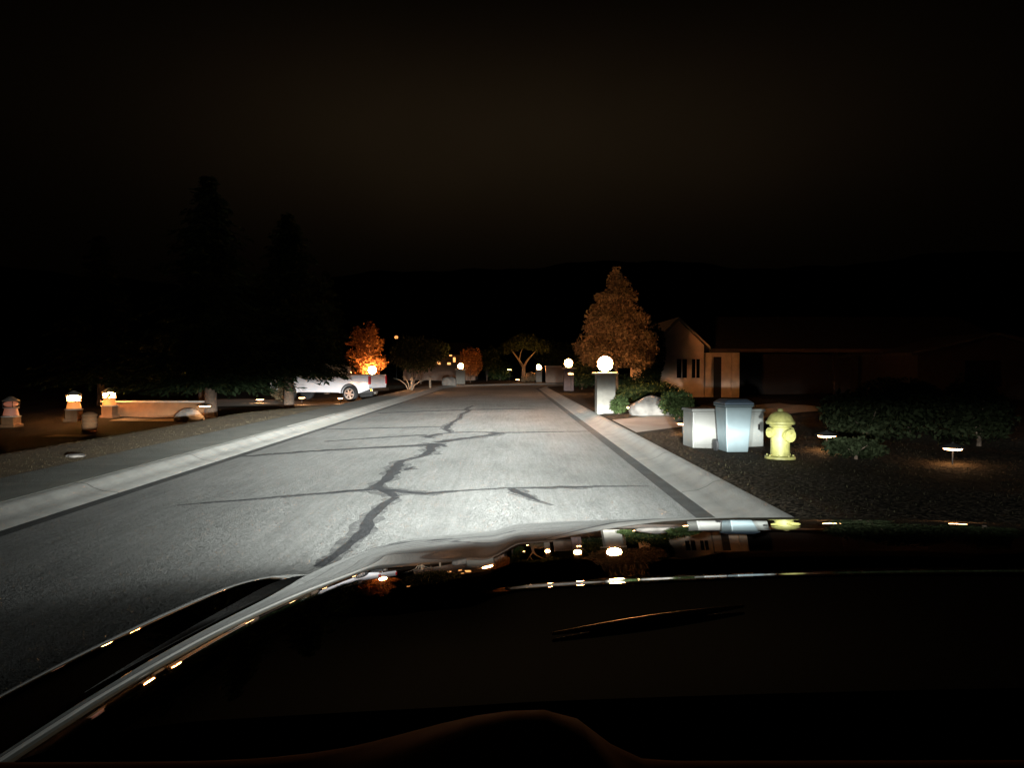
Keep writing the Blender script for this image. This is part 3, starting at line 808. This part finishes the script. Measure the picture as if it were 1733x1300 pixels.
# shrubs and small trees; (name, label, px, py(base), depth, rx, rz, count, material)
def shrub(name, label, cat, px, d, rx, h, count, size, lm, group=None, seed=0, z0=0.0, stem=True):
    x = (px - VX) / F * d; rr = random.Random(seed); bl = []
    for k in range(7):
        a = rr.uniform(0, 2 * PI); q = rr.uniform(.1, .55) * rx
        bl.append((q * math.cos(a), q * math.sin(a), z0 + (h - z0) * rr.uniform(.35, .68), rx * rr.uniform(.42, .62), rx * rr.uniform(.42, .62), (h - z0) * rr.uniform(.28, .40)))
    tr = [([(0, 0, -.1), (.02, 0, z0 + .3 * h)], [.03 + .02 * rx, .02])] + limbs(.05, 4, rx * .5, h * .75, .02 + .006 * rx, rr) if stem else None
    return foliage_tree(name, label, cat, x, d, bl, count, size, lm, tr, M['wood'], group, shell=.45)
M['dkgreen'] = leafmat('dark_shrub_leaves', (.017, .022, .011), .5, .25)
GS = 'shrubs in the right gardens'
shrub('shrub', 'small round green bush touching the base of the nearest lamp pillar', 'shrub', 1047, 22.0, .42, .62, 1600, .045, M['green'], GS, 1)
shrub('shrub', 'low wide green bush behind the boulder', 'shrub', 1092, 26.5, 1.15, .95, 3600, .055, M['green'], GS, 2)
shrub('shrub', 'green bush between the boulder and the left white cabinet', 'shrub', 1148, 19.5, .62, .86, 2400, .05, M['green'], GS, 3)
shrub('shrub', 'tall dark bush against the gable of the small house', 'shrub', 1100, 32.2, .72, 3.5, 6500, .075, M['spruce'], GS, 4)
shrub('shrub', 'wide dark green bush right of the path light and hydrant', 'shrub', 1470, 13.2, 1.05, 1.0, 4200, .05, M['dkgreen'], GS, 5)
shrub('shrub', 'taller dark bush in the middle of the right garden', 'shrub', 1540, 14.6, .95, 1.15, 4000, .05, M['dkgreen'], GS, 6)
shrub('shrub', 'dark bush at the right edge above the last path light', 'shrub', 1660, 13.0, .85, 1.35, 3600, .05, M['dkgreen'], GS, 7)
shrub('shrub', 'low dark green tuft in the soil right of the hydrant, nearest of the bushes', 'shrub', 1450, 11.2, .5, .36, 1500, .045, M['dkgreen'], GS, 8)
GL = 'trees and shrubs on the left'
shrub('shrub', 'tan shrub left of the spruce trunk and the truck', 'shrub', 484, 37.0, .75, 1.15, 1600, .06, M['tan_leaf'], GL, 9)
shrub('small_tree', 'dark green tree right of the orange tree', 'tree', 700, 52, 2.3, 4.0, 5200, .10, M['grey_leaf'], GL, 10, .9)
shrub('small_tree', 'broad dark tree behind the left kerb before the lit windows', 'tree', 712, 66, 2.4, 4.3, 5200, .11, M['spruce'], GL, 11, 1.2)
shrub('small_tree', 'orange lit tree just behind the far left globe lamp', 'tree', 796, 67.5, 1.25, 3.5, 3000, .09, M['rust'], GL, 12, .5)
shrub('small_tree', 'dark brown tree right of the orange lit one at the far left', 'tree', 824, 76, 1.5, 3.6, 2600, .11, M['green'], GL, 13, .6)
shrub('shrub', 'yellow lit shrub under the far globe lamp at the bend', 'shrub', 895, 72, 1.05, 1.0, 1600, .08, M['tan_leaf'], GS, 14)
shrub('shrub', 'tall dark hedge bush behind the second pillar lamp', 'shrub', 985, 47, 1.6, 2.2, 3200, .09, M['spruce'], GS, 15)
shrub('shrub', 'dark shrub left of the forked tree beyond the bend', 'shrub', 846, 80, 2.2, 2.6, 2600, .12, M['green'], GS, 16)
shrub('small_tree', 'dark broad tree behind the second pillar lamp, right of the forked tree', 'tree', 938, 84, 2.9, 4.6, 4200, .14, M['green'], GS, 17, 1.0)
shrub('shrub', 'tall dark bush close to the left side of the tall rusty tree', 'shrub', 1075, 30, 1.3, 1.2, 2600, .06, M['spruce'], GS, 18)

# bare pale stems and fence posts by the left kerb
p = W(694, 650, 47); gz = ground_z(p.x, p.y)
mb = MB()
for dx, h, ln in ((0, .9, -.35), (.12, 1.05, .3), (.2, .7, .6), (-.2, .8, -.6), (.05, .6, .1)):
    mb.tube([(dx * .3, 0, -.1), (dx * .6 + ln * .3, 0, h * .5), (dx + ln * .8, 0, h * .85), (dx + ln * 1.5, 0, h)], [.05, .04, .028, .01], 7)
t = thing('bare_shrub', 'pale leafless branching shrub behind the left kerb', 'shrub', (p.x, p.y, gz)); mb.build('stems', M['palewood'], t, smooth=True)
for i, (px, d) in enumerate(((697, 46), (728, 51))):
    p = W(px, 655, d); gz = ground_z(p.x, p.y); h = (.85, .75)[i]
    t = thing('fence_post', ('nearer pale wooden post by the left kerb, under the bare shrub', 'farther pale wooden post by the left kerb, left of the grey boulder')[i], 'post', (p.x, p.y, gz), 0, 'wooden posts by the left kerb')
    mb = MB(); mb.box(-.07, .07, -.07, .07, -.1, h); mb.build('shaft', M['palewood'], t, bevel=.008)
    mb = MB(); mb.box(-.085, .085, -.085, .085, h, h + .05, .05); mb.build('post_top', M['palewood'], t)

# boulders
def boulder(label, px, d, rx, ry, rz, seed):
    x = (px - VX) / F * d; gz = ground_z(x, d); rr = np.random.default_rng(seed)
    mb = MB(); nu, nv = 22, 14; P = []
    ph = rr.uniform(0, 6, 6)
    for i in range(nu + 1):
        a = 2 * PI * (i % nu) / nu; row = []
        for j in range(nv):
            b = PI * (j + .0) / (nv - 1) - PI / 2
            k = 1 + .10 * math.sin(3 * a + ph[0]) * math.cos(b) + .08 * math.sin(5 * a + 2 * b + ph[1]) * math.cos(b) + .07 * math.sin(4 * b + ph[2])
            row.append((rx * k * math.cos(a) * math.cos(b), ry * k * math.sin(a) * math.cos(b), rz * (k * math.sin(b) + .35)))
        P.append(row)
    mb.grid(P, nu + 1, nv)
    o = mb.build('boulder', M['rock'], smooth=True); o.location = (x, d, gz)
    return tag(o, label, 'boulder', 'boulders in the front gardens')
boulder('big rounded grey boulder between the green bushes on the right', 1102, 21.2, .62, .5, .42, 1)
boulder('added boulder that catches the path light at the right end of the low tan wall', 322, 27.2, .5, .4, .36, 6)  # added beside the path light to catch its pool
boulder('dark boulder at the far left kerb beside the grey lamp pillar', 759, 58, .6, .5, .55, 2)
boulder('small flat stone in the dry grass at the left of the pavement', 128, 11.6, .15, .10, .05, 4)

# ------------------------------------------------------------------ houses
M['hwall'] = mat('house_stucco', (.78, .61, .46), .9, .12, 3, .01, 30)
M['roof'] = mat('roof_shingle', (.05, .042, .036), .9, .35, 6, .03, 12)
M['trimw'] = mat('house_trim', (.42, .36, .30), .8, .1, 5)
M['dwin'] = mat('dark_window', (.012, .012, .014), .08, 0)
M['far_stucco'] = mat('far_house_stucco', (.22, .16, .125), .9, .15, 3)
hs = thing('house', 'small tan house with a steep gable and long low eave on the right', 'house', (0, 0, .2))
mb = MB()
mb.box(9.05, 10.85, 33.4, 39.0, -.4, 2.1); 
mb.add([(6.65, 33.0, -.4), (9.05, 33.0, -.4), (9.05, 33.0, 2.45), (7.85, 33.0, 3.6), (6.65, 33.0, 2.45), (6.65, 39, -.4), (9.05, 39, -.4), (9.05, 39, 2.45), (7.85, 39, 3.6), (6.65, 39, 2.45)],
       [(0, 1, 2, 3, 4), (9, 8, 7, 6, 5), (1, 6, 7, 2), (0, 4, 9, 5)])
mb.build('wall', M['hwall'], hs)
mb = MB(); mb.box(10.853, 23.5, 36.2, 38.99, -.4, 2.1); mb.build('recessed_wall', mat('unlit_wall_tone', (.028, .019, .015), .8, .2, 3), hs)  # shade of the unlit wing put into the wall colour
mb = MB()
mb.add([(9.07, 33.0, 2.14), (24, 33.0, 2.14), (24, 38, 4.0), (9.07, 38, 4.0), (9.07, 33.0, 2.26), (24, 33.0, 2.26), (24, 38, 4.12), (9.07, 38, 4.12)], [(3, 2, 1, 0), (4, 5, 6, 7), (0, 1, 5, 4), (1, 2, 6, 5), (3, 0, 4, 7), (2, 3, 7, 6)])
for sg in (-1, 1):
    x0, x1 = 7.85, 7.85 + sg * 1.42
    mb.add([(x0, 32.75, 3.62), (x1, 32.75, 2.27), (x1, 39.2, 2.27), (x0, 39.2, 3.62), (x0, 32.75, 3.74), (x1, 32.75, 2.39), (x1, 39.2, 2.39), (x0, 39.2, 3.74)],
           [(0, 1, 2, 3), (7, 6, 5, 4), (0, 4, 5, 1), (1, 5, 6, 2)])
mb.build('roof', M['roof'], hs)
mb = MB()
for sg in (-1, 1):
    x1 = 7.85 + sg * 1.42
    mb.add([(7.85, 32.74, 3.58), (x1, 32.74, 2.23), (x1, 32.74, 2.36), (7.85, 32.74, 3.71), (7.85, 32.70, 3.58), (x1, 32.70, 2.23), (x1, 32.70, 2.36), (7.85, 32.70, 3.71)], [(0, 1, 2, 3), (4, 7, 6, 5), (0, 4, 5, 1), (3, 2, 6, 7), (1, 5, 6, 2)])
mb.build('barge_board', M['trimw'], hs)
mb = MB(); mb.box(9.3, 24, 32.93, 32.985, 2.10, 2.26); mb.build('fascia', mat('fascia_brown', (.075, .052, .036), .8, .15, 3), hs)
def hwin(x0, x1, y, z0, z1):
    mb = MB(); e = .06
    mb.box(x0, x1, y - .05, y - .004, z1 - e, z1); mb.box(x0, x1, y - .06, y - .004, z0 - .02, z0 + e)
    mb.box(x0, x0 + e, y - .05, y - .004, z0 + e, z1 - e); mb.box(x1 - e, x1, y - .05, y - .004, z0 + e, z1 - e)
    mb.box((x0 + x1) / 2 - .02, (x0 + x1) / 2 + .02, y - .04, y - .004, z0 + e, z1 - e)
    w = mb.build('window', M['hwall'], hs)
    mb = MB(); mb.box(x0 + e, x1 - e, y - .02, y - .006, z0 + e, z1 - e); mb.build('pane', M['dwin'], w)
hwin(7.72, 8.32, 33.0, .85, 1.85)
hwin(8.42, 8.92, 33.0, .85, 1.85)
mb = MB(); mb.box(9.62, 9.98, 33.38, 33.396, -.3, 1.9); mb.build('door', M['trim'], hs)
for x0 in (9.16, 10.42):
    mb = MB(); mb.box(x0, x0 + .36, 33.22, 33.392, -.4, 2.09); mb.build('pilaster', M['hwall'], hs, bevel=.01)
M['siding'] = mat('brown_siding', (.032, .022, .017), .8, .25, 3)
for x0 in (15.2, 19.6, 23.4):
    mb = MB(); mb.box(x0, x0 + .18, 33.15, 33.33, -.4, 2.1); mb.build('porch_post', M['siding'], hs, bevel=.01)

h2 = thing('house', 'dim dark house with a low gable at the far right edge', 'house', (20.5, 30, .2))
mb = MB(); mb.box(-3.2, 3.2, 0, 6, -.4, 2.0)
mb.add([(-3.2, 0, 2.0), (3.2, 0, 2.0), (0, 0, 2.75), (-3.2, 6, 2.0), (3.2, 6, 2.0), (0, 6, 2.75)], [(0, 1, 2), (5, 4, 3)])
mb.build('wall', M['siding'], h2)
mb = MB()
for sg in (-1, 1):
    mb.add([(0, -.4, 2.76), (sg * 3.7, -.4, 1.90), (sg * 3.7, 6.3, 1.90), (0, 6.3, 2.76), (0, -.4, 2.88), (sg * 3.7, -.4, 2.02), (sg * 3.7, 6.3, 2.02), (0, 6.3, 2.88)], [(0, 1, 2, 3), (7, 6, 5, 4), (0, 4, 5, 1), (1, 5, 6, 2)])
mb.build('roof', M['roof'], h2)
mb = MB(); mb.box(-1.2, .2, -.05, -.004, .7, 1.7); mb.build('window', M['dwin'], h2)

h3 = thing('house', 'far house on the left with small lit windows behind the dark trees', 'house', (-8.2, 79, .2))
mb = MB(); mb.box(-3.6, 4.4, 0, 7, -.4, 2.9)
mb.build('wall', M['far_stucco'], h3)
mb = MB(); mb.add([(-4, -.5, 2.8), (4.8, -.5, 2.8), (3.4, 3.5, 4.3), (-2.6, 3.5, 4.3), (4.8, 7.5, 2.8), (-4, 7.5, 2.8)], [(0, 1, 2, 3), (1, 4, 2), (4, 5, 3, 2), (5, 0, 3), (0, 5, 4, 1)]); mb.build('roof', M['roof'], h3)
for px, py, w_, h_ in ((739.5, 606, .28, .7), (742, 615, .45, .25), (763, 600.5, .28, .28), (769, 609, .25, .5), (760, 615.5, .35, .22)):
    p = W(px, py, 79); x = p.x + 8.2; z = p.z - .2
    mb = MB(); mb.box(x - w_ / 2 - .05, x + w_ / 2 + .05, -.05, -.004, z - h_ / 2 - .05, z + h_ / 2 + .05); w = mb.build('window', M['trimw'], h3)
    mb = MB(); mb.box(x - w_ / 2, x + w_ / 2, -.06, -.052, z - h_ / 2, z + h_ / 2); mb.build('pane', M['window_glow'], w)
# low reddish wall beyond the right kerb
gw = thing('garden_wall', 'low reddish wall behind the two farther globe lamps on the right', 'wall', (0, 0, .2))
mb = MB(); mb.box(3.6, 6.6, 70.5, 70.8, -.3, 1.45); mb.build('wall', M['far_stucco'], gw, bevel=.01)
mb = MB(); mb.box(3.55, 6.65, 70.44, 70.86, 1.453, 1.55); mb.build('coping', M['cap'], gw, bevel=.01)
# a small lamp on a pole above the trees
p = W(671, 571, 86); gz = ground_z(p.x, p.y)
sl = thing('street_lamp', 'thin far lamp post with a tiny orange head above the left trees', 'street lamp', (p.x, p.y, gz))
mb = MB(); mb.tube([(0, 0, -.2), (0, 0, p.z - gz - .2)], [.06, .04], 8); mb.build('pole', M['metal'], sl)
mb = MB(); mb.lathe([(.05, -.2), (.2, -.12), (.22, .1), (.06, .2)], 14, (0, 0, p.z - gz)); mb.build('lamp_head', mat('far_lamp_glow', (.8, .6, .4), .4, 0, emit=(1, .4, .12), es=1.2), sl, smooth=True)

# ------------------------------------------------------------------ hydrant, cabinets, bin
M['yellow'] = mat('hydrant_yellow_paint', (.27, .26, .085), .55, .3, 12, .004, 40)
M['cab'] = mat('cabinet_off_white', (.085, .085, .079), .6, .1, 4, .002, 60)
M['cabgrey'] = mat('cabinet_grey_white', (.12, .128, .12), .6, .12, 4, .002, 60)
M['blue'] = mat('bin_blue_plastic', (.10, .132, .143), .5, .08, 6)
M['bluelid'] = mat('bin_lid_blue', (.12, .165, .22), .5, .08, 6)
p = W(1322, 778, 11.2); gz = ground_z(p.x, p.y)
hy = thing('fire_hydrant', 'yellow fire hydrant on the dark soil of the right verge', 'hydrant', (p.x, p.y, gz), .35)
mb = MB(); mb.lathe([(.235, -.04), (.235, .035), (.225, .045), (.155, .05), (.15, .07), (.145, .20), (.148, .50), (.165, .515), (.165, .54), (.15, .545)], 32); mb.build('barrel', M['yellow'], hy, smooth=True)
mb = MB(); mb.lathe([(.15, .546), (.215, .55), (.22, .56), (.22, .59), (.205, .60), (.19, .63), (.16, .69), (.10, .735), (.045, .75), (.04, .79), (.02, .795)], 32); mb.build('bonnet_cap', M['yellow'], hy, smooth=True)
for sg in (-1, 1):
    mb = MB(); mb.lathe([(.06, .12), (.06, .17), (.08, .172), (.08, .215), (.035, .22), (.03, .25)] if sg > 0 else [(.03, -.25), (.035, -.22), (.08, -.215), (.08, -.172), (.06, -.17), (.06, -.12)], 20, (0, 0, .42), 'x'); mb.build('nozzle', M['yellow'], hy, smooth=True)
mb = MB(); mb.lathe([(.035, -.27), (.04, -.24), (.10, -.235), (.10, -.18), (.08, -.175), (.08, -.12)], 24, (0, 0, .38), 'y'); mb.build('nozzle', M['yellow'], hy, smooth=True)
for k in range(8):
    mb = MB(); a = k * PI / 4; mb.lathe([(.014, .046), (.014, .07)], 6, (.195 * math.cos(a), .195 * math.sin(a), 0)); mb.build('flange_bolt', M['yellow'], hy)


def cabinet(label, x, y, w, d, h, m, rz):
    gz = ground_z(x, y)
    t = thing('utility_cabinet', label, 'utility box', (x, y, gz), rz, 'utility cabinets on the right verge')
    mb = MB(); mb.box(-w / 2, w / 2, -d / 2, d / 2, -.05, h - .05); mb.build('case', m, t, bevel=.02)
    mb = MB(); mb.box(-w / 2 - .025, w / 2 + .025, -d / 2 - .025, d / 2 + .025, h - .048, h, .012); mb.build('lid', m, t, bevel=.01)
    mb = MB(); mb.box(-w / 2 + .05, w / 2 - .05, -d / 2 - .014, -d / 2 - .003, .06, h - .09); dr = mb.build('door', m, t, bevel=.005)
    mb = MB(); mb.box(w / 2 - .12, w / 2 - .09, -d / 2 - .03, -d / 2 - .015, h * .45, h * .6); mb.build('handle', M['metal'], dr)
    return t
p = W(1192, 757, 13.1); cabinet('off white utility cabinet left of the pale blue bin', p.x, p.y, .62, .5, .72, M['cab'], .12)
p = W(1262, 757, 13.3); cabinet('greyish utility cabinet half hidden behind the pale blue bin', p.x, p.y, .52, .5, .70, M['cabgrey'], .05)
p = W(1242, 764, 12.3); gz = ground_z(p.x, p.y)
bn = thing('wheeled_bin', 'pale blue wheeled bin in front of the two cabinets', 'bin', (p.x, p.y, gz), .08)
mb = MB(); 
def bx2(mb, w0, d0, w1, d1, z0, z1):
    mb.add([(-w0, -d0, z0), (w0, -d0, z0), (w0, d0, z0), (-w0, d0, z0), (-w1, -d1, z1), (w1, -d1, z1), (w1, d1, z1), (-w1, d1, z1)], [(3, 2, 1, 0), (4, 5, 6, 7), (0, 1, 5, 4), (1, 2, 6, 5), (2, 3, 7, 6), (3, 0, 4, 7)])
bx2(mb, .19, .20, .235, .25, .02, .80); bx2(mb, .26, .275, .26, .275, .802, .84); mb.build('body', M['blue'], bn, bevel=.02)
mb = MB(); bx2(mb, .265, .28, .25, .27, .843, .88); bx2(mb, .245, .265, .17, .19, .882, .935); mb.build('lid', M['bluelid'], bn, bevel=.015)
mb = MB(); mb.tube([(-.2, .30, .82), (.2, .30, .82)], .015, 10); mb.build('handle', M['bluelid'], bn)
for sg in (-1, 1):
    mb = MB(); mb.lathe([(.10, sg * .235 - .02), (.10, sg * .235 + .02)], 18, (0, .2, .10), 'x'); mb.build('wheel', M['tyre'], bn, smooth=True)

# ------------------------------------------------------------------ hills and sky
def hills(name, R, a0, a1, base, amp, seed):
    rr = np.random.default_rng(seed); ph = rr.uniform(0, 6, 8); mb = MB(); P = []
    for i in range(161):
        a = math.radians(a0 + (a1 - a0) * i / 160); row = []
        h = base + amp * (.5 * math.sin(3.1 * a + ph[0]) + .3 * math.sin(7.3 * a + ph[1]) + .15 * math.sin(17 * a + ph[2]) + .06 * math.sin(43 * a + ph[3]) + .04 * math.sin(97 * a + ph[4]))
        for j in range(9):
            t = j / 8; r = R + 260 * t; z = -1 + h * math.sin(min(1, t * 1.6) * PI / 2) ** 1.2 * (1 if t < .7 else 1 - (t - .7) * .6)
            row.append((r * math.sin(a), r * math.cos(a), z))
        P.append(row)
    mb.grid(P, 161, 9); return tag(mb.build(name, mat('wooded_hill', (.02, .02, .014), 1, .3, .05, spec=0), smooth=True), kind='structure')
hills('hills', 190, -75, 75, 46, 10, 3)

wd = bpy.data.worlds.new('World'); scn.world = wd; wd.use_nodes = True
nt = wd.node_tree; L = nt.links.new; bg = nt.nodes['Background']
tc = nt.nodes.new('ShaderNodeTexCoord'); sp = nt.nodes.new('ShaderNodeSeparateXYZ'); L(tc.outputs['Generated'], sp.inputs[0])
def wm(op, a, b=None):
    n = nt.nodes.new('ShaderNodeMath'); n.operation = op
    for k, v in enumerate((a, b)):
        if v is None: continue
        if isinstance(v, (int, float)): n.inputs[k].default_value = v
        else: L(v, n.inputs[k])
    return n.outputs[0]
# town glow on the night haze: strongest ahead, low in the sky
az = wm('ARCTAN2', sp.outputs[0], sp.outputs[1])
ga = wm('EXPONENT', wm('MULTIPLY', wm('POWER', wm('ABSOLUTE', wm('DIVIDE', az, .42)), 2.0), -1.0))
el = wm('ARCSINE', sp.outputs[2])
ge = wm('EXPONENT', wm('MULTIPLY', wm('POWER', wm('ABSOLUTE', wm('DIVIDE', wm('SUBTRACT', el, .31), .125)), 2.0), -1.0))
cl = nt.nodes.new('ShaderNodeTexNoise'); cl.inputs['Scale'].default_value = 2.2; cl.inputs['Detail'].default_value = 4; L(tc.outputs['Generated'], cl.inputs['Vector'])
g = wm('ADD', wm('MULTIPLY', wm('MULTIPLY', ga, ge), wm('ADD', .55, cl.outputs['Fac'])), .05)
bg.inputs['Color'].default_value = (1.0, .64, .32, 1)
L(wm('MULTIPLY', g, .0088), bg.inputs['Strength'])

# ------------------------------------------------------------------ camera, render
cd = bpy.data.cameras.new('camera'); cam = bpy.data.objects.new('camera', cd); COL.objects.link(cam)
cd.sensor_width = 36; cd.lens = 36 * F / 1733; cd.clip_start = .03; cd.clip_end = 3000
cam.location = (0, 0, CAM_H)
cam.rotation_euler = (math.radians(90) - math.atan((650 - VY) / F), 0, -math.atan((866.5 - VX) / F))
scn.camera = cam
scn.view_settings.view_transform = 'Standard'; scn.view_settings.look = 'None'; scn.view_settings.exposure = 0; scn.view_settings.gamma = 1
scn.render.engine = 'CYCLES'
cy = scn.cycles; cy.use_denoising = True; cy.max_bounces = 5; cy.diffuse_bounces = 2; cy.glossy_bounces = 3
cy.sample_clamp_indirect = 2.0; cy.sample_clamp_direct = 0; cy.caustics_reflective = False; cy.caustics_refractive = False
